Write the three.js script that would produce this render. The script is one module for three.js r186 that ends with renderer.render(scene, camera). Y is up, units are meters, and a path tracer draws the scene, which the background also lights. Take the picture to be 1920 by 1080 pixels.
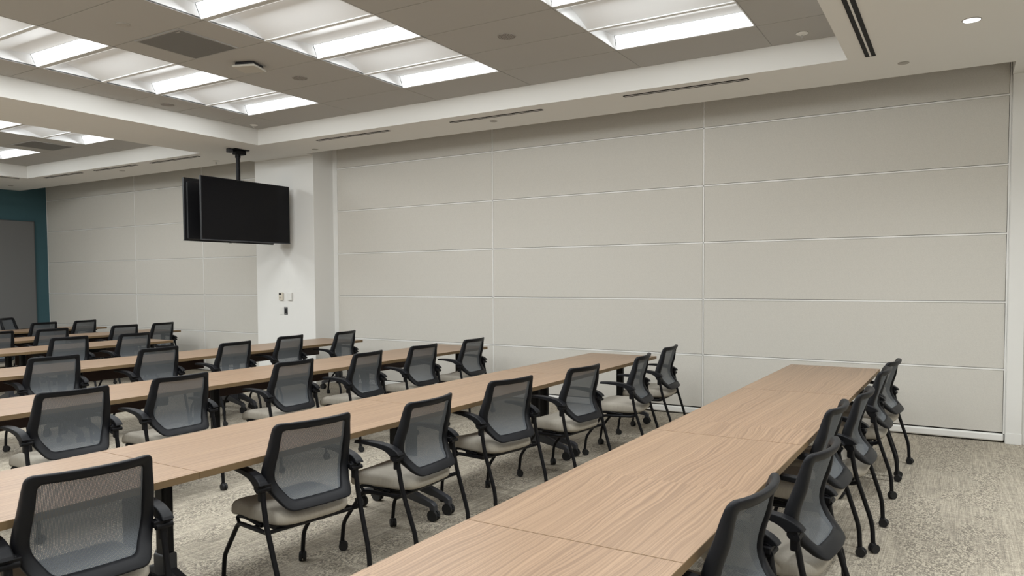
import * as THREE from 'three';
import { RoundedBoxGeometry } from 'three/addons/geometries/RoundedBoxGeometry.js';
import { mergeGeometries } from 'three/addons/utils/BufferGeometryUtils.js';
import { RectAreaLightUniformsLib } from 'three/addons/lights/RectAreaLightUniformsLib.js';

// ---------------------------------------------------------------- camera, exposure
const scene = new THREE.Scene();
scene.background = new THREE.Color(0x000000);
const FOCAL = 1388.05, CENTRE_Y = 581.36;           // pixels of a 1920 x 1080 frame
const camera = new THREE.PerspectiveCamera(2 * Math.atan(CENTRE_Y / FOCAL) * 180 / Math.PI, 1920 / (2 * CENTRE_Y), 0.05, 60);
camera.setViewOffset(1920, 2 * CENTRE_Y, 0, 0, 1920, 1080);
camera.rotation.order = 'YXZ';
camera.rotation.set(-0.0408, 0.5429, -0.0055);
camera.position.set(0, 1.53, 0);
const renderer = new THREE.WebGLRenderer({ antialias: true });
renderer.toneMapping = THREE.LinearToneMapping;
renderer.toneMappingExposure = 1.03;
renderer.shadowMap.enabled = true;
renderer.shadowMap.type = THREE.PCFSoftShadowMap;
RectAreaLightUniformsLib.init();
const LIGHT_COLOR = new THREE.Color(0.945, 0.985, 1.0);
const TROFFER_LIGHT = 33;      // radiance of the troffer lenses
const LENS_THROW = 1.19;         // angle of that light below the horizontal
const LENS_GLOW = 1.7;         // what the eye sees of a lens
const DOWNLIGHT_POWER = 11.5;

// ---------------------------------------------------------------- measured layout (metres)
const H_SOFFIT = 3.359, H_TILE = 3.57, H_TOP = 3.95;
const Z_PANEL = -8.158, Z_POCKET = -7.66;
const ROOM = { x0: -16.09, x1: 3.6, z1: 4.4 };
const COVE_A = { x0: -8.104, x1: -0.829, z0: -6.843, z1: 3.5 };
const COVE_B = { x0: -14.05, x1: -9.30, z0: -6.82, z1: 3.5 };
const TILE_X = 1.2186, TILE_Z = 0.611, TILE_Z0 = -6.236;
const T_TOP = 0.715;

// ---------------------------------------------------------------- helpers
let seed = 7;
const rnd = () => { seed = (seed * 1664525 + 1013904223) >>> 0; return seed / 4294967296; };
const taken = {};
function numbered(name) {
  if (!(name in taken)) { taken[name] = 0; return name; }
  taken[name]++;
  return name + '_' + String(taken[name]).padStart(3, '0');
}
function shade(o) { o.traverse(m => { if (m.isMesh) { m.castShadow = true; m.receiveShadow = true; } }); return o; }
function tag(o, label, category, group) {
  o.userData.label = label; o.userData.category = category;
  if (group) o.userData.group = group;
  return o;
}
function thing(name, label, category, [x, y, z] = [0, 0, 0], turn = 0, group) {
  const o = new THREE.Group(); o.name = numbered(name);
  o.position.set(x, y, z); o.rotation.y = turn;
  scene.add(o);
  return tag(o, label, category, group);
}
function structure(name) {
  const o = new THREE.Group(); o.name = name; o.userData.kind = 'structure'; scene.add(o); return o;
}
function part(name, geos, material, parent, label) {
  const list = (Array.isArray(geos) ? geos : [geos]);
  let g = list[0];
  if (list.length > 1) {
    g = mergeGeometries(list.map(a => { const b = a.index ? a.toNonIndexed() : a.clone(); for (const k of Object.keys(b.attributes)) if (!['position', 'normal', 'uv'].includes(k)) b.deleteAttribute(k); return b; }), false);
  }
  const m = new THREE.Mesh(g, material); m.name = name; m.castShadow = m.receiveShadow = true;
  if (label) m.userData.label = label;
  parent.add(m);
  return m;
}
const box = (x0, x1, y0, y1, z0, z1) => new THREE.BoxGeometry(x1 - x0, y1 - y0, z1 - z0).translate((x0 + x1) / 2, (y0 + y1) / 2, (z0 + z1) / 2);
const rbox = (x0, x1, y0, y1, z0, z1, r = 0.004, s = 2) => new RoundedBoxGeometry(x1 - x0, y1 - y0, z1 - z0, s, r).translate((x0 + x1) / 2, (y0 + y1) / 2, (z0 + z1) / 2);
const V = (x, y, z) => new THREE.Vector3(x, y, z);
function cyl(r0, r1, h, seg, axis, x, y, z) {
  const g = new THREE.CylinderGeometry(r0, r1, h, seg);
  if (axis === 'x') g.rotateZ(Math.PI / 2);
  if (axis === 'z') g.rotateX(Math.PI / 2);
  return g.translate(x, y, z);
}
// a tube through points, with rounded bends
function tube(points, r, seg = 8, bend = 0.04) {
  const path = new THREE.CurvePath();
  const P = points.map(p => V(...p));
  let prev = P[0];
  for (let i = 1; i < P.length - 1; i++) {
    const a = P[i - 1], b = P[i], c = P[i + 1];
    const k = Math.min(bend, a.distanceTo(b) * 0.45, b.distanceTo(c) * 0.45);
    const s = b.clone().lerp(a, k / a.distanceTo(b)), e = b.clone().lerp(c, k / b.distanceTo(c));
    path.add(new THREE.LineCurve3(prev, s));
    path.add(new THREE.QuadraticBezierCurve3(s, b, e));
    prev = e;
  }
  path.add(new THREE.LineCurve3(prev, P[P.length - 1]));
  return new THREE.TubeGeometry(path, points.length * 9, r, seg, false);
}
// uv from position in metres
function uvBy(g, fu, fv) {
  const p = g.attributes.position, uv = new Float32Array(p.count * 2);
  for (let i = 0; i < p.count; i++) { const v = V().fromBufferAttribute(p, i); uv[2 * i] = fu(v); uv[2 * i + 1] = fv(v); }
  g.setAttribute('uv', new THREE.BufferAttribute(uv, 2));
  return g;
}

// ---------------------------------------------------------------- noise and textures
const HASH = new Float32Array(65536);
for (let i = 0; i < 65536; i++) HASH[i] = rnd();
const h2 = (x, y) => HASH[((x * 73 + y * 19349) ^ (x * y * 7 + 131)) & 65535];
function noise(x, y, px, py) {                       // value noise, periodic in px, py cells
  const xi = Math.floor(x), yi = Math.floor(y);
  let fx = x - xi, fy = y - yi;
  fx = fx * fx * (3 - 2 * fx); fy = fy * fy * (3 - 2 * fy);
  const w = (a, n) => ((a % n) + n) % n;
  const x0 = w(xi, px), x1 = w(xi + 1, px), y0 = w(yi, py), y1 = w(yi + 1, py);
  const a = h2(x0, y0), b = h2(x1, y0), c = h2(x0, y1), d = h2(x1, y1);
  return a + (b - a) * fx + (c - a + (a - b - c + d) * fx) * fy;
}
function texture(w, h, f, srgb) {
  const d = new Uint8Array(w * h * 4);
  for (let j = 0; j < h; j++) for (let i = 0; i < w; i++) {
    const c = f((i + 0.5) / w, (j + 0.5) / h), k = 4 * (j * w + i);
    d[k] = c[0]; d[k + 1] = c[1]; d[k + 2] = c[2]; d[k + 3] = 255;
  }
  const t = new THREE.DataTexture(d, w, h, THREE.RGBAFormat);
  t.wrapS = t.wrapT = THREE.RepeatWrapping; t.magFilter = THREE.LinearFilter; t.minFilter = THREE.LinearMipmapLinearFilter; t.generateMipmaps = true;
  if (srgb) t.colorSpace = THREE.SRGBColorSpace;
  t.needsUpdate = true;
  return t;
}
const clamp = (v, a = 0, b = 1) => Math.min(b, Math.max(a, v));
const smooth = (a, b, v) => { const t = clamp((v - a) / (b - a)); return t * t * (3 - 2 * t); };

// woven carpet: fine rows along the room, patches of mottled loop pile; 3 m x 3 m
const CARPET = 3.0;
const carpetMap = texture(2048, 2048, (u, v) => {
  const patch = 0.6 * noise(u * 17, v * 7, 17, 7) + 0.4 * noise(u * 48, v * 26, 48, 26);
  const mottle = 0.82 * smooth(0.42, 0.66, patch);
  const speck = 0.55 * noise(u * 700, v * 430, 700, 430) + 0.45 * noise(u * 380, v * 230 + 7, 380, 230);
  const row = noise(u * 520, v * 30, 520, 30), long = noise(u * 160, v * 4, 160, 4);
  const cross = noise(u * 60, v * 560, 60, 560);
  const grid = (Math.sin(u * Math.PI * 2 * 300) > 0.35 ? 0.72 : 1) * (Math.sin(v * Math.PI * 2 * 260) > 0.6 ? 0.8 : 1);
  const flat = 0.22 + 0.27 * row + 0.12 * long + 0.21 * cross + 0.18 * grid;
  const blot = smooth(0.33, 0.66, speck);
  let t = flat * (1 - mottle) + (0.32 + 0.56 * blot) * mottle;
  t = clamp(0.10 + t * 0.94 + 0.08 * (noise(u * 6, v * 3, 6, 3) - 0.5) + 0.34 * (noise(u * 900, v * 900, 900, 900) - 0.5));
  const a = [62, 57, 52], b = [202, 192, 173];
  return [0, 1, 2].map(i => a[i] + (b[i] - a[i]) * t);
}, true);
const carpetBump = texture(512, 512, (u, v) => {
  const s = 255 * clamp(0.5 + 0.28 * Math.sin(u * Math.PI * 2 * 80) + 0.2 * Math.sin(v * Math.PI * 2 * 70) + 0.5 * (noise(u * 170, v * 170, 170, 170) - 0.5));
  return [s, s, s];
});
carpetBump.repeat.set(3, 3);
// oak laminate: streaks along v (table length), 1.9 m x 0.8 m
const oakMap = texture(640, 1536, (u, v) => {
  const warp = 1.9 * noise(u * 5, v * 3, 5, 3) + 0.8 * noise(u * 11, v * 8, 11, 8) + 0.25 * noise(u * 24, v * 22, 24, 22);
  const t = u * 205 + warp * 6.0;
  const s = 0.52 * noise(t * 1.0, v * 1.2, 4096, 4) + 0.33 * noise(t * 2.7, v * 3, 4096, 4) + 0.15 * noise(t * 7, v * 9, 4096, 9);
  const pore = noise(u * 420 + warp * 16, v * 34, 8192, 34);
  let k = smooth(0.18, 0.82, s);
  k = clamp(k * 0.82 + 0.12 + 0.10 * (pore - 0.5));
  const a = [126, 101, 80], b = [167, 138, 111];
  return [0, 1, 2].map(i => a[i] + (b[i] - a[i]) * k);
}, true);
// open weave of the chair backs, alpha in the green channel: 4 x 4 threads
const weaveMap = texture(64, 64, (u, v) => {
  const x = (u * 4) % 1, y = (v * 4 + (Math.floor(u * 4) % 2) * 0.5) % 1;
  const hole = Math.hypot((x - 0.5) * 1.0, (y - 0.5) * 1.15) < 0.205 ? 0 : 255;
  return [hole, hole, hole];
});
// fine upholstery cloth
const clothMap = texture(256, 256, (u, v) => {
  const s = 238 + 22 * (0.5 * noise(u * 128, v * 128, 128, 128) + 0.5 * noise(u * 60, v * 120, 60, 120) - 0.5);
  return [s, s, s];
}, true);
// perforated speaker and grille face
const perfMap = texture(64, 64, (u, v) => {
  const x = (u * 8) % 1, y = (v * 8) % 1;
  const s = Math.hypot(x - 0.5, y - 0.5) < 0.3 ? 90 : 235;
  return [s, s, s];
}, true);

// ---------------------------------------------------------------- materials
const rgb = (r, g, b) => new THREE.Color().setRGB(r, g, b);
const std = (color, roughness = 0.8, more = {}) => new THREE.MeshStandardMaterial({ color, roughness, ...more });
const M = {
  carpet: std(0xffffff, 1, { map: carpetMap, bumpMap: carpetBump, bumpScale: 0.002 }),
  paint: std(rgb(0.80, 0.79, 0.76), 0.85),
  tile: std(rgb(0.45, 0.44, 0.42), 0.95),
  teeBar: std(rgb(0.38, 0.37, 0.355), 0.7),
  panel: std(rgb(0.745, 0.715, 0.655), 0.95, { map: clothMap }),
  panelTrim: std(rgb(0.84, 0.83, 0.80), 0.45),
  gapDark: std(rgb(0.05, 0.045, 0.04), 0.9),
  teal: std(rgb(0.050, 0.118, 0.140), 0.85),
  screenGrey: std(rgb(0.17, 0.17, 0.168), 0.8),
  reflector: std(rgb(0.78, 0.785, 0.79), 0.6),
  lens: std(0xffffff, 0.5, { emissive: LIGHT_COLOR, emissiveIntensity: LENS_GLOW }),
  fixtureFrame: std(rgb(0.62, 0.62, 0.61), 0.5),
  oak: std(0xffffff, 0.36, { map: oakMap }),
  oakEdge: std(rgb(0.19, 0.125, 0.062), 0.6),
  modesty: std(rgb(0.035, 0.014, 0.009), 0.6),
  blackMetal: new THREE.MeshPhysicalMaterial({ color: rgb(0.005, 0.005, 0.0065), roughness: 0.45, specularIntensity: 0.45 }),
  castMetal: std(rgb(0.045, 0.047, 0.055), 0.45),
  blackPlastic: new THREE.MeshPhysicalMaterial({ color: rgb(0.006, 0.006, 0.0075), roughness: 0.5, specularIntensity: 0.4 }),
  frame: new THREE.MeshPhysicalMaterial({ color: rgb(0.007, 0.0074, 0.0095), roughness: 0.48, specularIntensity: 0.45 }),
  rubber: std(rgb(0.008, 0.008, 0.009), 0.65),
  seat: std(rgb(0.47, 0.43, 0.365), 0.95, { map: clothMap }),
  mesh: new THREE.MeshStandardMaterial({ color: rgb(0.118, 0.130, 0.143), roughness: 0.85, alphaMap: weaveMap, transparent: true, side: THREE.DoubleSide }),
  bezel: std(rgb(0.008, 0.008, 0.010), 0.45),
  screen: new THREE.MeshPhysicalMaterial({ color: rgb(0.004, 0.004, 0.0055), roughness: 0.18, specularIntensity: 0.4 }),
  whitePlastic: std(rgb(0.78, 0.77, 0.73), 0.5),
  ivoryPlastic: std(rgb(0.66, 0.60, 0.50), 0.5),
  darkPlate: std(rgb(0.09, 0.09, 0.09), 0.5),
  speaker: std(rgb(0.42, 0.39, 0.36), 0.8, { map: perfMap }),
  grille: std(rgb(0.28, 0.275, 0.265), 0.7, { map: perfMap }),
  fittingGrey: std(rgb(0.50, 0.475, 0.42), 0.6),
  discGrey: std(rgb(0.42, 0.40, 0.37), 0.6),
  slotBlack: std(rgb(0.008, 0.008, 0.009), 0.8),
  downlight: std(0xffffff, 0.5, { emissive: LIGHT_COLOR, emissiveIntensity: 2.2 }),
};

// ================================================================ THE SETTING
{ // floor
  const f = structure('floor');
  part('carpet', uvBy(box(ROOM.x0 - 0.3, ROOM.x1 + 0.3, -0.12, 0, -8.6, ROOM.z1 + 0.3), v => v.x / CARPET, v => v.z / CARPET), M.carpet, f);
}
{ // far wall: folding wall of cloth panels in white trim, in two runs beside the column
  const w = structure('wall_back');
  part('wall_core', box(ROOM.x0 - 0.2, ROOM.x1 + 0.2, 0, H_TOP, -8.6, Z_PANEL - 0.03), M.gapDark, w);
  const rows = [0.088, 0.682, 1.304, 1.934, 2.5625, 3.193, 3.82];
  const runs = [[-7.966, -5.2155, -2.4406, 0.372], [-16.09, -13.049, -11.104, -9.25]];
  for (const cols of runs) {
    for (let c = 0; c + 1 < cols.length; c++) for (let r = 0; r + 1 < rows.length; r++) {
      const g = uvBy(rbox(cols[c] + 0.014, cols[c + 1] - 0.005, rows[r] + 0.0065, rows[r + 1] - 0.014, Z_PANEL - 0.03, Z_PANEL, 0.003, 1), v => v.x / 0.22, v => v.y / 0.22);
      part('acoustic_panel', g, M.panel, w);
    }
    for (let r = 1; r < rows.length; r++) part('panel_trim', rbox(cols[0], cols[cols.length - 1], rows[r] - 0.013, rows[r] + 0.003, Z_PANEL - 0.03, Z_PANEL + 0.003, 0.002, 1), M.panelTrim, w);
    for (let c = 0; c < cols.length; c++) part('panel_trim', rbox(cols[c] - 0.002, cols[c] + 0.013, 0.08, rows[6], Z_PANEL - 0.03, Z_PANEL + 0.003, 0.002, 1), M.panelTrim, w);
    part('bottom_seal', rbox(cols[0], cols[cols.length - 1] + 0.006, 0.012, 0.082, Z_PANEL - 0.03, Z_PANEL + 0.018, 0.015, 3), M.panelTrim, w);
  }
  part('end_pier', rbox(0.391, 0.512, 0, H_SOFFIT, -8.4, -8.113, 0.003, 1), M.paint, w);
  part('baseboard', rbox(0.389, 0.514, 0, 0.10, -8.4, -8.108, 0.002, 1), M.paint, w);
  part('return_wall', box(0.505, ROOM.x1, 0, H_SOFFIT, -8.4, -8.15), M.paint, w);
  part('pocket_jamb', box(0.386, 0.395, 0, H_TOP, -8.3, -8.14), M.paint, w);
}
{ // column between the two runs of panels
  const c = structure('wall_column');
  part('column_face', rbox(-9.29, -8.045, 0, H_TOP, -8.5, -7.77, 0.004, 1), M.paint, c);
  part('jamb', box(-8.045, -7.975, 0, H_TOP, -8.4, Z_PANEL - 0.004), M.paint, c);
  part('baseboard', rbox(-9.295, -8.04, 0, 0.10, -8.4, -7.763, 0.002, 1), M.paint, c);
}
{
  const w = structure('wall_left');
  part('teal_wall', box(ROOM.x0 - 0.25, ROOM.x0, 0, H_TOP, -8.6, ROOM.z1), M.teal, w);
}
{
  const w = structure('wall_right');
  part('painted_wall', box(ROOM.x1, ROOM.x1 + 0.25, 0, H_TOP, -8.6, ROOM.z1), M.paint, w);
}
{
  const w = structure('wall_front');
  part('painted_wall', box(ROOM.x0 - 0.25, ROOM.x1 + 0.25, 0, H_TOP, ROOM.z1, ROOM.z1 + 0.25), M.paint, w);
}
const ceiling = structure('ceiling');
const rowsOfLights = [];    // [x centre, list of [z centre, facing]]
{
  const lid = 0.16;
  part('roof_slab', box(ROOM.x0 - 0.25, ROOM.x1 + 0.25, H_TOP, H_TOP + 0.2, -8.6, ROOM.z1 + 0.25), M.gapDark, ceiling);
  const T = H_TILE + lid;
  const S = [
    box(ROOM.x0, ROOM.x1, H_SOFFIT, T, Z_POCKET, COVE_A.z0),
    box(-9.27, -8.06, H_SOFFIT, T, -7.769, Z_POCKET),
    box(0.386, ROOM.x1, H_SOFFIT, T, -8.2, Z_POCKET),
    box(COVE_A.x1, ROOM.x1, H_SOFFIT, T, COVE_A.z0, ROOM.z1),
    box(COVE_B.x1, COVE_A.x0, H_SOFFIT, T, COVE_A.z0, ROOM.z1),
    box(ROOM.x0, COVE_B.x0, H_SOFFIT, T, COVE_A.z0, ROOM.z1),
    box(COVE_B.x0, COVE_B.x1, H_SOFFIT, T, COVE_A.z1, ROOM.z1),
    box(COVE_A.x0, COVE_A.x1, H_SOFFIT, T, COVE_A.z1, ROOM.z1),
    box(COVE_B.x0, COVE_B.x1, H_SOFFIT, T, COVE_A.z0, COVE_B.z0),
  ];
  part('soffit', S, M.paint, ceiling);
  // suspended tiles inside the two coves; light rows take every other bay
  const tileGeos = {};
  function tileAt(x0, x1, z0, z1) {
    const w = +(x1 - x0 - 0.007).toFixed(4), d = +(z1 - z0 - 0.007).toFixed(4), key = w + '_' + d;
    if (!tileGeos[key]) tileGeos[key] = new RoundedBoxGeometry(w, 0.018, d, 1, 0.002);
    const m = part('ceiling_tile', tileGeos[key], M.tile, ceiling);
    m.position.set((x0 + x1) / 2, H_TILE + 0.009, (z0 + z1) / 2);
  }
  function grid(cove, x0, bays, kinds) {
    const xs = [...Array(bays + 1).keys()].map(i => x0 - TILE_X * i);
    const edges = [cove.x1, ...xs, cove.x0];                        // from right to left
    const zs = [cove.z0]; for (let z = TILE_Z0; z < cove.z1 - 0.1; z += TILE_Z) zs.push(z); zs.push(cove.z1);
    const tees = [];
    for (const x of xs) tees.push(box(x - 0.012, x + 0.012, H_TILE + 0.004, H_TILE + 0.03, cove.z0, cove.z1));
    for (const z of zs.slice(1, -1)) tees.push(box(cove.x0, cove.x1, H_TILE + 0.0045, H_TILE + 0.03, z - 0.012, z + 0.012));
    for (let c = 0; c + 1 < edges.length; c++) {
      const isLight = c > 0 && c <= bays && kinds[c - 1] === 'light';
      const list = [];
      for (let k = 0; k + 1 < zs.length; k++) {
        if (isLight && k > 0 && k + 2 < zs.length) list.push([(zs[k] + zs[k + 1]) / 2, (k - 1) % 2]);
        else tileAt(edges[c + 1], edges[c], zs[k], zs[k + 1]);
      }
      if (isLight) rowsOfLights.push([(edges[c] + edges[c + 1]) / 2, list]);
    }
    part('grid_bars', tees, M.teeBar, ceiling);
    part('tile_backing', box(cove.x0, cove.x1, T - 0.005, T, cove.z0, cove.z1), M.gapDark, ceiling);
  }
  grid(COVE_A, -1.437, 5, ['light', 'tile', 'light', 'tile', 'light']);
  grid(COVE_B, -9.91, 3, ['light', 'tile', 'light']);
}
shade(ceiling);

// ================================================================ CEILING LIGHTS
// one lay-in troffer: curved reflector, sloped lens along one long side; local origin on the tile plane, lens on the -z side
function makeTroffer() {
  const t = new THREE.Group();
  const hw = 0.596, zl = -0.272, zt = -0.222, top = 0.108, zo = 0.288, n = 10;
  const prof = [];
  for (let i = 0; i <= n; i++) { const s = i / n; prof.push([zo + (zt - zo) * s, 0.004 + (top - 0.004) * (1 - Math.pow(1 - s, 1.9))]); }
  const pos = [], idx = [];
  prof.forEach(([z, y]) => pos.push(-hw, y, z, hw, y, z));
  for (let i = 0; i < n; i++) idx.push(2 * i, 2 * i + 1, 2 * i + 2, 2 * i + 1, 2 * i + 3, 2 * i + 2);
  const g = new THREE.BufferGeometry();
  g.setAttribute('position', new THREE.Float32BufferAttribute(pos, 3)); g.setIndex(idx); g.computeVertexNormals();
  const m2 = M.reflector.clone(); m2.side = THREE.DoubleSide; M.reflectorSheet = M.reflectorSheet || m2;
  part('reflector', g, M.reflectorSheet, t);
  for (const s of [-1, 1]) {
    const sh = new THREE.Shape(); sh.moveTo(-zl, 0); prof.slice().reverse().forEach(([z, y]) => sh.lineTo(-z, y)); sh.lineTo(-zo, 0);
    const e = new THREE.ExtrudeGeometry(sh, { depth: 0.006, bevelEnabled: false }); e.rotateY(Math.PI / 2); e.translate(s > 0 ? hw : -hw - 0.006, 0, 0);
    part('end_plate', e, M.reflector, t);
  }
  const lw = 2 * hw - 0.01, dz = zt - zl, len = Math.hypot(dz, top), ang = Math.atan2(dz, top);
  const lens = part('lens', new RoundedBoxGeometry(lw, len, 0.01, 1, 0.003), M.lens, t);
  lens.position.set(0, top / 2, (zl + zt) / 2 - 0.006); lens.rotation.x = ang;
  const w = 0.606, d = 0.3035;
  part('frame', [box(-w, w, -0.001, 0.02, -d, zl - 0.004), box(-w, -hw, -0.001, 0.012, -d, d), box(hw, w, -0.001, 0.012, -d, d)], M.fixtureFrame, t);
  part('lip', rbox(-w, w, -0.002, 0.012, zo - 0.004, d, 0.003, 2), M.reflector, t);
  const L = new THREE.RectAreaLight(LIGHT_COLOR, TROFFER_LIGHT, lw - 0.18, len - 0.012);
  const nrm = V(0, -Math.sin(LENS_THROW), Math.cos(LENS_THROW));       // the lens throws its light mostly down into the room
  L.position.set(0, 0.004, zl + 0.062);
  L.lookAt(L.position.clone().addScaledVector(nrm, 1));
  L.name = 'troffer_light'; L.castShadow = true;
  t.add(L);
  return t;
}
const troffer = makeTroffer();
const nth = ['first', 'second', 'third', 'fourth', 'fifth', 'sixth', 'seventh', 'eighth', 'ninth', 'tenth', 'eleventh', 'twelfth', 'thirteenth', 'fourteenth', 'fifteenth', 'sixteenth'];
const rowWords = ['row nearest the round downlight', 'middle row of the main bay', 'row beside the television beam', 'row just beyond the television beam', 'row nearest the teal wall'];
rowsOfLights.forEach(([x, list], r) => {
  list.forEach(([z, flip], i) => {
    const t = troffer.clone(); t.name = numbered('recessed_ceiling_light');
    t.position.set(x, H_TILE, z); t.rotation.y = flip ? Math.PI : 0;
    scene.add(t);
    tag(t, 'recessed strip light, ' + nth[i] + ' from the panelled wall, ' + rowWords[r], 'ceiling light', 'recessed strip lights in ceiling rows');
  });
});
// round downlights in the plain soffit over the aisle: one in view, its row goes on toward and past the camera
for (const [x, z] of [[0.048, -6.27], [0.048, -3.95], [0.048, -1.63], [0.048, 0.69], [2.2, -6.27], [2.2, -3.95], [2.2, -1.63], [2.2, 0.69]]) {
  const k = x < 1 ? 'aisle row' : 'outer row', n = nth[Math.round((z + 6.27) / 2.32)];
  const d = thing('downlight', 'small round lit downlight in the plain soffit, ' + n + ' of the ' + k, 'downlight', [x, H_SOFFIT, z], 0, 'round downlights in the soffit');
  part('trim_ring', new THREE.TorusGeometry(0.058, 0.005, 8, 32).rotateX(Math.PI / 2), M.discGrey, d);
  part('lens', cyl(0.055, 0.055, 0.006, 32, 'y', 0, -0.001, 0), M.downlight, d);
  const s = new THREE.SpotLight(LIGHT_COLOR, DOWNLIGHT_POWER, 0, 1.25, 0.8, 2);
  s.position.set(0, -0.012, 0); s.target.position.set(0, -1, 0); s.castShadow = true; s.shadow.radius = 2.5; s.name = 'downlight_lamp';
  d.add(s); d.add(s.target);
}

// ================================================================ TABLES
const oakEdgeGeo = {};
function makeTable(length, variant, inset) {
  const t = new THREE.Group(), L = length / 2 - 0.0006, W = 0.381, th = 0.030;
  const top = box(-W + 0.002, W - 0.002, T_TOP - th, T_TOP, -L + 0.002, L - 0.002);
  uvBy(top, v => (v.x + 0.4) / 0.8 + variant * 0.37, v => (v.z + 0.95) / 1.9 + variant * 0.23);
  part('tabletop', top, M.oak, t);
  part('edge_band', [box(-W, -W + 0.002, T_TOP - th, T_TOP - 0.0008, -L, L), box(W - 0.002, W, T_TOP - th, T_TOP - 0.0008, -L, L), box(-W + 0.002, W - 0.002, T_TOP - th, T_TOP - 0.0008, -L, -L + 0.002), box(-W + 0.002, W - 0.002, T_TOP - th, T_TOP - 0.0008, L - 0.002, L)], M.oakEdge, t);
  const under = T_TOP - th;
  for (const s of [-1, 1]) {
    const z = s * (L - inset);
    const leg = part('leg', [rbox(-0.038, 0.038, 0.10, under - 0.02, z - 0.028, z + 0.028, 0.018, 3)], M.blackMetal, t);
    part('top_bracket', rbox(-0.16, 0.16, under - 0.03, under - 0.002, z - 0.03, z + 0.03, 0.006, 1), M.blackMetal, leg);
    // foot: collar and two tapered arms
    const sh = new THREE.Shape();
    sh.moveTo(-0.045, 0.27); sh.lineTo(0.045, 0.27); sh.lineTo(0.05, 0.20); sh.lineTo(0.30, 0.115); sh.lineTo(0.318, 0.10); sh.lineTo(0.318, 0.075); sh.lineTo(0.292, 0.075); sh.lineTo(0.288, 0.092);
    sh.lineTo(0.06, 0.135); sh.lineTo(-0.06, 0.135); sh.lineTo(-0.288, 0.092); sh.lineTo(-0.292, 0.075); sh.lineTo(-0.318, 0.075); sh.lineTo(-0.318, 0.10); sh.lineTo(-0.30, 0.115); sh.lineTo(-0.05, 0.20); sh.closePath();
    const foot = new THREE.ExtrudeGeometry(sh, { depth: 0.026, bevelEnabled: true, bevelThickness: 0.008, bevelSize: 0.006, bevelSegments: 2 }).translate(0, 0, z - 0.013);
    part('foot', [foot, rbox(-0.045, 0.045, 0.13, 0.27, z - 0.035, z + 0.035, 0.012, 2)], M.castMetal, leg);
    for (const q of [-1, 1]) {
      const x = q * 0.305;
      part('caster', [cyl(0.037, 0.037, 0.018, 20, 'z', x, 0.037, z - 0.013), cyl(0.037, 0.037, 0.018, 20, 'z', x, 0.037, z + 0.013), cyl(0.030, 0.030, 0.03, 16, 'z', x, 0.040, z), cyl(0.008, 0.008, 0.04, 10, 'y', x, 0.078, z), rbox(x + q * 0.03, x + q * 0.048, 0.035, 0.043, z - 0.008, z + 0.008, 0.003, 1)], M.rubber, leg);
    }
  }
  part('modesty_panel', rbox(-0.325, -0.311, 0.497, under - 0.004, -L + 0.14, L - 0.14, 0.003, 1), M.modesty, t);
  part('power_box', [rbox(-0.02, 0.10, under - 0.055, under - 0.002, -0.14, 0.14, 0.01, 2), rbox(0.02, 0.08, under - 0.075, under - 0.05, -0.06, 0.06, 0.008, 1)], M.blackPlastic, t);
  part('stretcher', rbox(-0.10, -0.06, under - 0.05, under - 0.012, -L + inset, L - inset, 0.005, 1), M.blackMetal, t);
  return t;
}
const tableRows = [
  { words: 'the aisle-side row', z: [-7.36, -5.58, -3.81, -2.05, -0.28], x: [-0.972, -0.9956, -1.0191, -1.0423, -1.0658] },
  { words: 'the second row from the aisle', z: [-7.48, -5.64, -3.80, -2.00, -0.20], x: [-3.108, -3.1232, -3.1384, -3.1532, -3.168] },
  { words: 'the third row from the aisle', z: [-7.59, -5.765, -3.94, -2.115, -0.29], x: [-5.31, -5.3325, -5.355, -5.3775, -5.40] },
  { words: 'the fourth row from the aisle', z: [-7.63, -5.78, -3.93, -2.08], x: [-7.38, -7.395, -7.41, -7.425] },
  { words: 'the fifth row from the aisle', z: [-6.37, -4.53, -2.70], x: [-9.74, -9.74, -9.74] },
  { words: 'the sixth row from the aisle', z: [-7.77, -5.985, -4.20], x: [-11.58, -11.58, -11.58] },
  { words: 'the seventh row from the aisle', z: [-7.70, -5.86, -4.02], x: [-13.63, -13.63, -13.63] },
];
const tableKinds = {};
tableRows.forEach((row, r) => {
  for (let i = 0; i + 1 < row.z.length; i++) {
    const dz = row.z[i + 1] - row.z[i], dx = row.x[i + 1] - row.x[i];
    const len = +(Math.hypot(dx, dz)).toFixed(3), variant = (r * 2 + i) % 4, inset = r ? 0.078 : 0.05, key = len + '_' + variant + '_' + inset;
    const t = tableKinds[key] ? tableKinds[key].clone() : (tableKinds[key] = makeTable(len, variant, inset));
    t.name = numbered('training_table');
    t.position.set((row.x[i] + row.x[i + 1]) / 2, 0, (row.z[i] + row.z[i + 1]) / 2);
    t.rotation.y = Math.atan2(dx, dz);
    scene.add(t);
    tag(t, 'oak table, ' + nth[i] + ' from the panelled wall in ' + row.words, 'table', 'oak-topped training tables in rows');
  }
});

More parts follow.
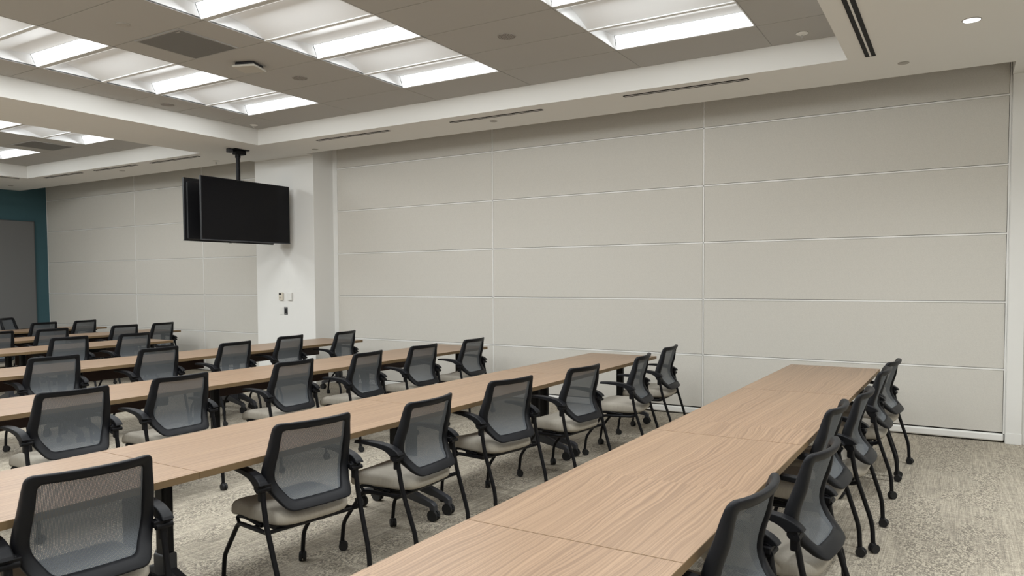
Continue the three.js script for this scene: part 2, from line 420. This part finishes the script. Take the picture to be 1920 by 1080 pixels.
// ================================================================ CHAIRS
// local axes: the sitter faces -x, y up, origin on the floor between the casters
const backProfile = [[0.40, 0.282], [0.45, 0.258], [0.50, 0.212], [0.55, 0.168], [0.60, 0.146], [0.66, 0.152], [0.72, 0.170], [0.80, 0.198], [0.86, 0.221], [0.92, 0.242]];
function backX(y, z) {
  let i = 0; while (i < backProfile.length - 2 && y > backProfile[i + 1][0]) i++;
  const p = k => backProfile[Math.min(backProfile.length - 1, Math.max(0, k))];
  const [y0, a] = p(i), [y1, b] = p(i + 1), t = clamp((y - y0) / (y1 - y0), -0.5, 1.5);
  const m0 = (p(i + 1)[1] - p(i - 1)[1]) / (p(i + 1)[0] - p(i - 1)[0]) * (y1 - y0), m1 = (p(i + 2)[1] - p(i)[1]) / (p(i + 2)[0] - p(i)[0]) * (y1 - y0);
  const t2 = t * t, t3 = t2 * t;
  const x = (2 * t3 - 3 * t2 + 1) * a + (t3 - 2 * t2 + t) * m0 + (-2 * t3 + 3 * t2) * b + (t3 - t2) * m1;
  return x - (0.020 + 0.018 * smooth(0.72, 0.87, y)) * (z / 0.21) * (z / 0.21);
}
// closed outline through corners with fillets; edges subdivided so that two outlines match point for point
function rounded(corners, nf = 6, ne = 9) {
  const out = [], N = corners.length, cut = [];
  for (let i = 0; i < N; i++) {
    const a = corners[(i + N - 1) % N], b = corners[i], c = corners[(i + 1) % N];
    const la = Math.hypot(a[0] - b[0], a[1] - b[1]), lc = Math.hypot(c[0] - b[0], c[1] - b[1]), k = b[2];
    cut.push([[b[0] + (a[0] - b[0]) / la * k, b[1] + (a[1] - b[1]) / la * k], b, [b[0] + (c[0] - b[0]) / lc * k, b[1] + (c[1] - b[1]) / lc * k]]);
  }
  for (let i = 0; i < N; i++) {
    const [s, b, e] = cut[i], nx = cut[(i + 1) % N][0];
    for (let k = 0; k < nf; k++) { const t = k / nf; out.push([(1 - t) * (1 - t) * s[0] + 2 * t * (1 - t) * b[0] + t * t * e[0], (1 - t) * (1 - t) * s[1] + 2 * t * (1 - t) * b[1] + t * t * e[1]]); }
    for (let k = 0; k < ne; k++) { const t = k / ne; out.push([e[0] + (nx[0] - e[0]) * t, e[1] + (nx[1] - e[1]) * t]); }
  }
  return out;
}
const mirrored = c => [...c, ...c.slice().reverse().map(([z, y, k]) => [-z, y, k])];
const outerLine = rounded(mirrored([[0.178, 0.466, 0.035], [0.247, 0.598, 0.05], [0.214, 0.876, 0.030]]));
const innerLine = rounded(mirrored([[0.138, 0.509, 0.022], [0.193, 0.606, 0.045], [0.176, 0.838, 0.018]]));
function backFrame() {
  const n = outerLine.length, k = 12, pos = [], idx = [];
  const sq = (v, e) => Math.sign(v) * Math.pow(Math.abs(v), e);
  for (let i = 0; i < n; i++) {
    const [oz, oy] = outerLine[i], [iz, iy] = innerLine[i], mz = (oz + iz) / 2, my = (oy + iy) / 2;
    const side = smooth(0.12, 0.2, Math.abs(mz)), d = 0.030 + 0.020 * side * smooth(0.86, 0.70, my);
    for (let j = 0; j < k; j++) {
      const a = j / k * Math.PI * 2, c = sq(Math.cos(a), 0.65), s = sq(Math.sin(a), 0.65);
      const z = mz + (oz - iz) / 2 * c, y = my + (oy - iy) / 2 * c;
      pos.push(backX(y, z) + d / 2 * s - 0.006 * side, y, z);
    }
  }
  for (let i = 0; i < n; i++) for (let j = 0; j < k; j++) {
    const a = i * k + j, b = i * k + (j + 1) % k, c = ((i + 1) % n) * k + j, e = ((i + 1) % n) * k + (j + 1) % k;
    idx.push(a, b, c, b, e, c);
  }
  const g = new THREE.BufferGeometry();
  g.setAttribute('position', new THREE.Float32BufferAttribute(pos, 3)); g.setIndex(idx); g.computeVertexNormals();
  return uvBy(g, v => v.z, v => v.y);
}
function backMesh() {
  const n = innerLine.length, rings = 7, pos = [], uv = [], idx = [], cy = 0.655;
  for (let r = 0; r <= rings; r++) for (let i = 0; i < n; i++) {
    const s = 1.02 * (1 - r / rings * 0.999), z = innerLine[i][0] * s, y = cy + (innerLine[i][1] - cy) * s;
    pos.push(backX(y, z), y, z); uv.push(z / 0.018, y / 0.018);
  }
  for (let r = 0; r < rings; r++) for (let i = 0; i < n; i++) {
    const a = r * n + i, b = r * n + (i + 1) % n, c = a + n, d = b + n;
    idx.push(a, b, c, b, d, c);
  }
  const g = new THREE.BufferGeometry();
  g.setAttribute('position', new THREE.Float32BufferAttribute(pos, 3)); g.setAttribute('uv', new THREE.Float32BufferAttribute(uv, 2)); g.setIndex(idx); g.computeVertexNormals();
  return g;
}
// rounded slab with a plan outline: layers of [height, inset]
function slab(layers, x0, x1, wf, wr, dip, n = 48, e = 0.42) {
  const pos = [], idx = [];
  const sq = (v, p) => Math.sign(v) * Math.pow(Math.abs(v), p);
  const cx = (x0 + x1) / 2, hx = (x1 - x0) / 2;
  const put = (s, y, inset) => {
    for (let i = 0; i < n; i++) {
      const a = i / n * Math.PI * 2, c = sq(Math.cos(a), e) * s, q = sq(Math.sin(a), e) * s;
      const x = cx + c * (hx - inset), f = (x - x0) / (x1 - x0), w = wf + (wr - wf) * f;
      pos.push(x, y - dip * smooth(0.30, 0, f) - 0.012 * smooth(0.7, 1, f) * (y > 0.43 ? 1 : 0) - (y > 0.44 ? 0.008 * (1 - q * q) : 0), q * (w - inset));
    }
  };
  for (const [y, inset] of layers) put(1, y, inset);
  const [ty, ti] = layers[layers.length - 1];
  for (const s of [0.7, 0.4, 0.02]) put(s, ty, ti);
  const rows = pos.length / 3 / n;
  for (let r = 0; r + 1 < rows; r++) for (let i = 0; i < n; i++) { const a = r * n + i, b = r * n + (i + 1) % n; idx.push(a, a + n, b, b, a + n, b + n); }
  const o = pos.length / 3; pos.push(cx, layers[0][0], 0);
  for (let i = 0; i < n; i++) idx.push(o, i, (i + 1) % n);
  const g = new THREE.BufferGeometry();
  g.setAttribute('position', new THREE.Float32BufferAttribute(pos, 3)); g.setIndex(idx); g.computeVertexNormals();
  return uvBy(g, v => v.x / 0.3, v => v.z / 0.3);
}
function casterGeo(x, z, turn) {
  const gs = [];
  for (const s of [-1, 1]) gs.push(cyl(0.0255, 0.0255, 0.015, 18, 'z', 0.006, 0.0255, s * 0.0105));
  gs.push(cyl(0.018, 0.018, 0.012, 12, 'z', 0.006, 0.030, 0), rbox(-0.016, 0.014, 0.038, 0.056, -0.012, 0.012, 0.004, 1), cyl(0.008, 0.008, 0.03, 8, 'y', 0, 0.062, 0));
  return gs.map(g => g.rotateY(turn).translate(x, 0, z));
}
function makeChair() {
  const t = new THREE.Group();
  part('seat_cushion', slab([[0.390, 0.022], [0.397, 0.007], [0.412, 0.0], [0.444, 0.002], [0.460, 0.012], [0.468, 0.030], [0.471, 0.055]], -0.262, 0.216, 0.243, 0.220, 0.024, 56, 0.46), M.seat, t);
  part('seat_pan', [slab([[0.372, 0.05], [0.379, 0.026], [0.395, 0.017], [0.3955, 0.10]], -0.258, 0.214, 0.240, 0.218, 0.020, 48, 0.46), rbox(-0.10, 0.12, 0.350, 0.380, -0.17, 0.17, 0.008, 1)], M.blackPlastic, t);
  part('back_frame', backFrame(), M.frame, t);
  part('mesh_back', backMesh(), M.mesh, t, 'open grey mesh');
  for (const s of [-1, 1]) {
    const z = s * 0.264;
    const rear = part('rear_leg', tube([[0.143, 0.605, z], [0.178, 0.42, z], [0.262, 0.165, z - s * 0.008], [0.268, 0.055, z - s * 0.008]], 0.0125, 8, 0.05), M.blackMetal, t);
    part('caster', casterGeo(0.268, z - s * 0.008, s * 0.5 + 0.35), M.rubber, rear);
    const front = part('front_leg', [tube([[0.190, 0.388, z], [0.150, 0.370, z - s * 0.02], [-0.112, 0.362, z - s * 0.028], [-0.262, 0.165, z - s * 0.034], [-0.275, 0.055, z - s * 0.034]], 0.0115, 8, 0.035), tube([[-0.108, 0.366, z - s * 0.028], [-0.138, 0.388, z - s * 0.034], [-0.08, 0.396, z - s * 0.04], [0.06, 0.376, z - s * 0.05]], 0.0085, 7, 0.02)], M.blackMetal, t);
    part('caster', casterGeo(-0.275, z - s * 0.034, s * 0.7), M.rubber, front);
    // armrest: arched pad on a post and a pivot knuckle
    const sh = new THREE.Shape();
    sh.moveTo(0.205, 0.606); sh.quadraticCurveTo(0.185, 0.632, 0.130, 0.645); sh.quadraticCurveTo(0.03, 0.663, -0.088, 0.652); sh.lineTo(-0.090, 0.645);
    sh.quadraticCurveTo(0.02, 0.648, 0.105, 0.626); sh.quadraticCurveTo(0.14, 0.612, 0.150, 0.598); sh.closePath();
    const pad = new THREE.ExtrudeGeometry(sh, { depth: 0.034, bevelEnabled: true, bevelThickness: 0.006, bevelSize: 0.005, bevelSegments: 3, curveSegments: 10 }).translate(-0.028, 0, z - 0.017 + s * 0.008);
    const arm = part('armrest', pad, M.frame, t);
    part('pivot', [cyl(0.021, 0.021, 0.052, 16, 'z', 0.143, 0.588, z), cyl(0.012, 0.012, 0.066, 12, 'z', 0.160, 0.578, z), rbox(0.130, 0.164, 0.52, 0.60, z - 0.014, z + 0.014, 0.008, 2), rbox(0.124, 0.166, 0.575, 0.602, Math.min(z, s * 0.222), Math.max(z, s * 0.222), 0.006, 1)], M.blackPlastic, arm);
  }
  part('cross_bar', tube([[0.02, 0.366, -0.24], [0.02, 0.360, 0], [0.02, 0.366, 0.24]], 0.010, 7), M.blackMetal, t);
  part('cross_bar', tube([[0.150, 0.370, -0.245], [0.150, 0.370, 0.245]], 0.010, 7), M.blackMetal, t);
  return t;
}
const chair = makeChair();
// ends of the top rail of each back: [x near, z near, x far, z far], from the panelled wall outward
const chairRows = [
  ['the aisle-side row', [[-0.455, -6.39, -0.405, -6.80], [-0.452, -5.75, -0.452, -6.15], [-0.462, -4.57, -0.455, -4.97], [-0.535, -3.97, -0.52, -4.36], [-0.458, -2.92, -0.425, -3.31], [-0.555, -2.19, -0.515, -2.58]]],
  ['the second row from the aisle', [[-2.39, -6.81, -2.42, -7.20], [-2.305, -5.89, -2.365, -6.29], [-2.445, -4.90, -2.393, -5.28], [-2.59, -4.03, -2.50, -4.42], [-2.512, -3.10, -2.53, -3.50], [-2.670, -2.33, -2.595, -2.73], [-2.682, -1.285, -2.622, -1.67]]],
  ['the third row from the aisle', [[-4.64, -6.70, -4.67, -7.11], [-4.66, -5.79, -4.655, -6.20], [-4.63, -4.95, -4.68, -5.37], [-4.68, -4.10, -4.70, -4.51], [-4.68, -3.05, -4.675, -3.45], [-4.665, -2.29, -4.635, -2.69]]],
  ['the fourth row from the aisle', [[-6.79, -6.94, -6.87, -7.34], [-6.85, -6.05, -6.90, -6.45], [-6.69, -5.12, -6.73, -5.53], [-6.84, -4.31, -6.855, -4.72], [-6.90, -3.33, -6.88, -3.73]]],
  ['the fifth row from the aisle', [[-9.05, -5.44, -9.075, -5.84], [-9.20, -4.69, -9.17, -5.08]]],
  ['the sixth row from the aisle', [[-10.92, -7.11, -11.02, -7.51], [-10.91, -6.44, -10.94, -6.84], [-11.03, -5.44, -11.03, -5.83], [-11.05, -4.73, -11.06, -5.12]]],
  ['the seventh row from the aisle', [[-12.88, -6.95, -12.98, -7.35], [-12.87, -6.26, -12.93, -6.66]]],
];
let firstChair = true;
function placeChair(x, z, turn, label) {
  const c = firstChair ? chair : chair.clone(); firstChair = false;
  c.name = numbered('mesh_back_chair'); c.position.set(x, 0, z); c.rotation.y = turn; scene.add(c);
  return tag(c, label, 'chair', 'black mesh-back chairs on casters');
}
for (const [words, list] of chairRows) list.forEach(([xn, zn, xf, zf], i) => {
  const a = 0.85 * Math.atan2(xn - xf, zn - zf), mx = (xn + xf) / 2, mz = (zn + zf) / 2, reach = 0.190;
  placeChair(mx - reach * Math.cos(a), mz + reach * Math.sin(a), a, 'mesh-back chair, ' + nth[i] + ' from the panelled wall in ' + words);
});
placeChair(-14.95, -7.0, -2.5, 'black mesh-back chair standing alone before the grey wall screen');

// ================================================================ TELEVISIONS ON THE BEAM
{
  const px = -8.615, pz = -6.92;
  const m = thing('ceiling_mount', 'black ceiling pole mount holding two back-to-back televisions', 'tv mount', [px, 0, pz]);
  part('ceiling_plate', [rbox(-0.09, 0.09, H_SOFFIT - 0.012, H_SOFFIT, -0.13, 0.10, 0.003, 1), rbox(-0.055, 0.055, H_SOFFIT - 0.07, H_SOFFIT - 0.01, -0.10, 0.05, 0.008, 2)], M.blackMetal, m);
  part('clamp', [rbox(-0.03, 0.03, H_SOFFIT - 0.06, H_SOFFIT - 0.004, 0.10, 0.17, 0.006, 2)], M.castMetal, m);
  part('pole', [cyl(0.028, 0.028, 1.0, 24, 'y', 0, 2.83, 0), cyl(0.036, 0.036, 0.05, 24, 'y', 0, H_SOFFIT - 0.09, 0)], M.blackMetal, m);
  part('bracket', [rbox(-0.13, 0.13, 2.42, 2.56, -0.25, 0.25, 0.01, 1)], M.blackMetal, m);
  for (const s of [1, -1]) {
    const tv = thing('television', s > 0 ? 'large black television facing the aisle, hung from the ceiling beam' : 'large black television turned away, behind its twin on the pole', 'television', [px + s * 0.165, 2.49, pz], s > 0 ? 0 : Math.PI);
    const hw = 0.742, hh = 0.418;
    part('housing', [rbox(-0.005, 0.026, -hh, hh, -hw, hw, 0.004, 2), rbox(-0.03, 0.0, -hh + 0.02, hh - 0.05, -hw + 0.03, hw - 0.03, 0.012, 2)], M.bezel, tv);
    part('screen', rbox(0.024, 0.0275, -hh + 0.014, hh - 0.008, -hw + 0.008, hw - 0.008, 0.001, 1), M.screen, tv);
    part('bezel_strip', rbox(0.024, 0.030, -hh, -hh + 0.014, -hw, hw, 0.002, 1), M.castMetal, tv);
    part('logo_tab', rbox(0.027, 0.032, -hh - 0.004, -hh + 0.006, -0.02, 0.02, 0.001, 1), M.blackPlastic, tv);
  }
}

// ================================================================ WALL FITTINGS
{
  const z = -7.77;
  let t = thing('timer_outlet', 'ivory outlet with black display on the white column, upper', 'outlet', [-8.74, 1.30, z]);
  part('body', rbox(-0.042, 0.042, -0.060, 0.060, 0, 0.032, 0.012, 3), M.ivoryPlastic, t);
  part('display', rbox(-0.030, 0.018, 0.022, 0.050, 0.030, 0.0335, 0.001, 1), M.bezel, t);
  part('socket', [rbox(-0.020, -0.013, -0.032, -0.008, 0.030, 0.0332, 0.001, 1), rbox(0.008, 0.015, -0.032, -0.008, 0.030, 0.0332, 0.001, 1)], M.bezel, t);
  t = thing('wall_control', 'white square control box on the white column, upper', 'wall control', [-8.555, 1.30, z]);
  part('body', rbox(-0.047, 0.047, -0.058, 0.058, 0.004, 0.028, 0.006, 2), M.whitePlastic, t);
  part('back_plate', rbox(-0.040, 0.040, -0.052, 0.052, 0, 0.005, 0.002, 1), M.whitePlastic, t);
  t = thing('blank_plate', 'white blank wall plate on the white column, lower', 'wall plate', [-8.75, 1.083, z]);
  part('plate', rbox(-0.035, 0.035, -0.058, 0.058, 0, 0.006, 0.003, 2), M.whitePlastic, t);
  part('screw', [cyl(0.004, 0.004, 0.002, 10, 'z', 0, 0.042, 0.0065), cyl(0.004, 0.004, 0.002, 10, 'z', 0, -0.042, 0.0065)], M.whitePlastic, t);
  t = thing('dark_outlet', 'dark grey outlet plate on the white column, lower', 'outlet', [-8.655, 1.083, z]);
  part('plate', rbox(-0.036, 0.036, -0.058, 0.058, 0, 0.007, 0.003, 2), M.darkPlate, t);
  part('socket', rbox(-0.022, 0.022, -0.036, 0.030, 0.006, 0.0095, 0.003, 1), M.slotBlack, t);
  part('screw', [cyl(0.004, 0.004, 0.002, 10, 'z', 0, 0.046, 0.0075), cyl(0.004, 0.004, 0.002, 10, 'z', 0, -0.046, 0.0075)], M.discGrey, t);
}
{ // grey screen on the teal wall
  const t = thing('wall_screen', 'large grey screen panel on the dark teal wall', 'screen', [ROOM.x0, 1.50, -5.6], 0);
  part('board', rbox(0, 0.03, -1.24, 1.255, -2.29, 2.29, 0.004, 1), M.screenGrey, t);
  part('edge_trim', [box(0, 0.034, 1.25, 1.262, -2.30, 2.30), box(0, 0.034, -1.247, -1.235, -2.30, 2.30), box(0, 0.034, -1.24, 1.255, -2.30, -2.288), box(0, 0.034, -1.24, 1.255, 2.288, 2.30)], M.darkPlate, t);
}

// ================================================================ CEILING FITTINGS
function slotDiffuser(x, z, length, along, width, label) {
  const t = thing('slot_diffuser', label, 'air diffuser', [x, H_SOFFIT, z], along === 'x' ? 0 : Math.PI / 2, 'black slot diffusers in the soffit');
  const L = length / 2, W = width / 2;
  part('slot_liner', box(-L, L, -0.003, 0.0, -W, W), M.slotBlack, t);
  const b = width * 0.10;
  for (const c of [-W, -b * 0.9, W - b * 0.5]) part('blade', rbox(-L - 0.004, L + 0.004, -0.006, -0.001, c, c + (Math.abs(c) < W * 0.6 ? b * 1.8 : b * 0.5), 0.001, 1), Math.abs(c) < W * 0.6 ? M.paint : M.slotBlack, t);
  part('end_cap', [rbox(-L - 0.012, -L, -0.006, 0, -W, W, 0.0015, 1), rbox(L, L + 0.012, -0.006, 0, -W, W, 0.0015, 1)], M.slotBlack, t);
}
slotDiffuser(-6.583, -7.03, 1.19, 'x', 0.055, 'thin black slot diffuser in the soffit right of the white column');
slotDiffuser(-4.47, -7.06, 1.19, 'x', 0.055, 'thin black slot diffuser over the middle of the panelled wall');
slotDiffuser(-2.29, -7.00, 1.20, 'x', 0.055, 'thin black slot diffuser over the panels toward the end pier');
slotDiffuser(-0.653, -5.90, 1.84, 'z', 0.078, 'wide black double slot diffuser beside the cove edge, near the downlight');
slotDiffuser(-13.15, -6.95, 1.14, 'x', 0.055, 'thin black slot diffuser beyond the beam, nearest the teal wall');
slotDiffuser(-11.60, -6.95, 1.14, 'x', 0.055, 'thin black slot diffuser beyond the beam, in the middle');
slotDiffuser(-10.11, -6.97, 1.14, 'x', 0.055, 'thin black slot diffuser beyond the beam, nearest the televisions');
slotDiffuser(-14.21, -6.15, 1.19, 'z', 0.055, 'thin black slot diffuser turned along the teal wall side');
function disc(name, x, y, z, r, mat, label, cat, group) {
  const t = thing(name, label, cat, [x, y, z], 0, group);
  part('cover', cyl(r, r * 0.94, 0.006, 32, 'y', 0, -0.003, 0), mat, t);
  part('rim', new THREE.TorusGeometry(r, 0.003, 6, 32).rotateX(Math.PI / 2).translate(0, -0.002, 0), M.discGrey, t);
  return t;
}
for (const [x, z, w] of [[-4.62, -7.27, 'near the middle slot diffuser'], [-0.434, -7.20, 'near the double slot diffuser'], [-7.696, -7.48, 'by the white column corner'], [-11.81, -7.19, 'beyond the beam'], [-15.35, -7.155, 'by the teal wall']])
  disc('sprinkler_cover', x, H_SOFFIT, z, 0.042, M.discGrey, 'small round sprinkler cover in the soffit ' + w, 'sprinkler', 'sprinkler covers in the soffit');
disc('ceiling_puck', -8.744, H_SOFFIT, -7.163, 0.05, M.whitePlastic, 'flat white disc in the beam beside the television pole', 'ceiling disc');
for (const [x, z, w] of [[-3.279, -5.371, 'between the aisle-side and middle light rows'], [-5.706, -5.352, 'beyond the wireless access point'], [-7.841, -5.336, 'beside the beam']])
  disc('ceiling_speaker', x, H_TILE, z, 0.078, M.speaker, 'round flush ceiling speaker in the tiles ' + w, 'speaker', 'round ceiling speakers');
disc('ceiling_sensor', -5.705, H_TILE, -3.515, 0.05, M.discGrey, 'small round grey sensor in the tile before the square grille', 'sensor');
for (const [x, y, z, w] of [[-1.151, H_TILE, -6.608, 'in the corner tile by the double slot diffuser'], [-7.91, H_TILE, -6.616, 'in the cove corner above the televisions'], [-9.70, H_SOFFIT, -7.39, 'in the soffit left of the television pole']]) {
  const t = thing('pendent_sprinkler', 'white pendent sprinkler head ' + w, 'sprinkler', [x, y, z], 0, 'pendent sprinkler heads');
  part('escutcheon', new THREE.LatheGeometry([[0.0, 0], [0.05, 0], [0.048, -0.006], [0.025, -0.014], [0.018, -0.02], [0.0, -0.02]].map(a => new THREE.Vector2(...a)), 24), M.whitePlastic, t);
  part('head', [cyl(0.009, 0.009, 0.03, 10, 'y', 0, -0.03, 0), cyl(0.016, 0.016, 0.003, 16, 'y', 0, -0.045, 0)], M.discGrey, t);
}
{ // wireless access point
  const t = thing('access_point', 'square white access point with dark sides under the tiles', 'access point', [-5.745, H_TILE, -4.765], 0.35);
  part('base', rbox(-0.095, 0.095, -0.035, 0.0, -0.095, 0.095, 0.012, 2), M.bezel, t);
  part('cover', rbox(-0.115, 0.115, -0.052, -0.030, -0.115, 0.115, 0.010, 3), M.fittingGrey, t);
}
for (const [x, z, w] of [[-5.715, -4.096, 'before the access point'], [-11.73, -5.93, 'beyond the television beam']]) { // square perforated return grilles
  const t = thing('return_grille', 'square grey perforated grille in the ceiling tiles ' + w, 'grille', [x, H_TILE, z], 0, 'square return grilles');
  part('perforated_face', uvBy(rbox(-0.283, 0.283, -0.006, 0.0, -0.283, 0.283, 0.002, 1), v => v.x / 0.04, v => v.z / 0.04), M.grille, t);
  part('frame', [box(-0.297, 0.297, -0.008, 0, -0.297, -0.280), box(-0.297, 0.297, -0.008, 0, 0.280, 0.297), box(-0.297, -0.280, -0.008, 0, -0.28, 0.28), box(0.280, 0.297, -0.008, 0, -0.28, 0.28)], M.teeBar, t);
  part('maker_mark', rbox(0.20, 0.25, -0.0085, -0.006, 0.245, 0.257, 0.001, 1), M.discGrey, t);
}

scene.traverse(o => { if (o.isMesh) { o.castShadow = true; o.receiveShadow = true; } });
renderer.render(scene, camera);
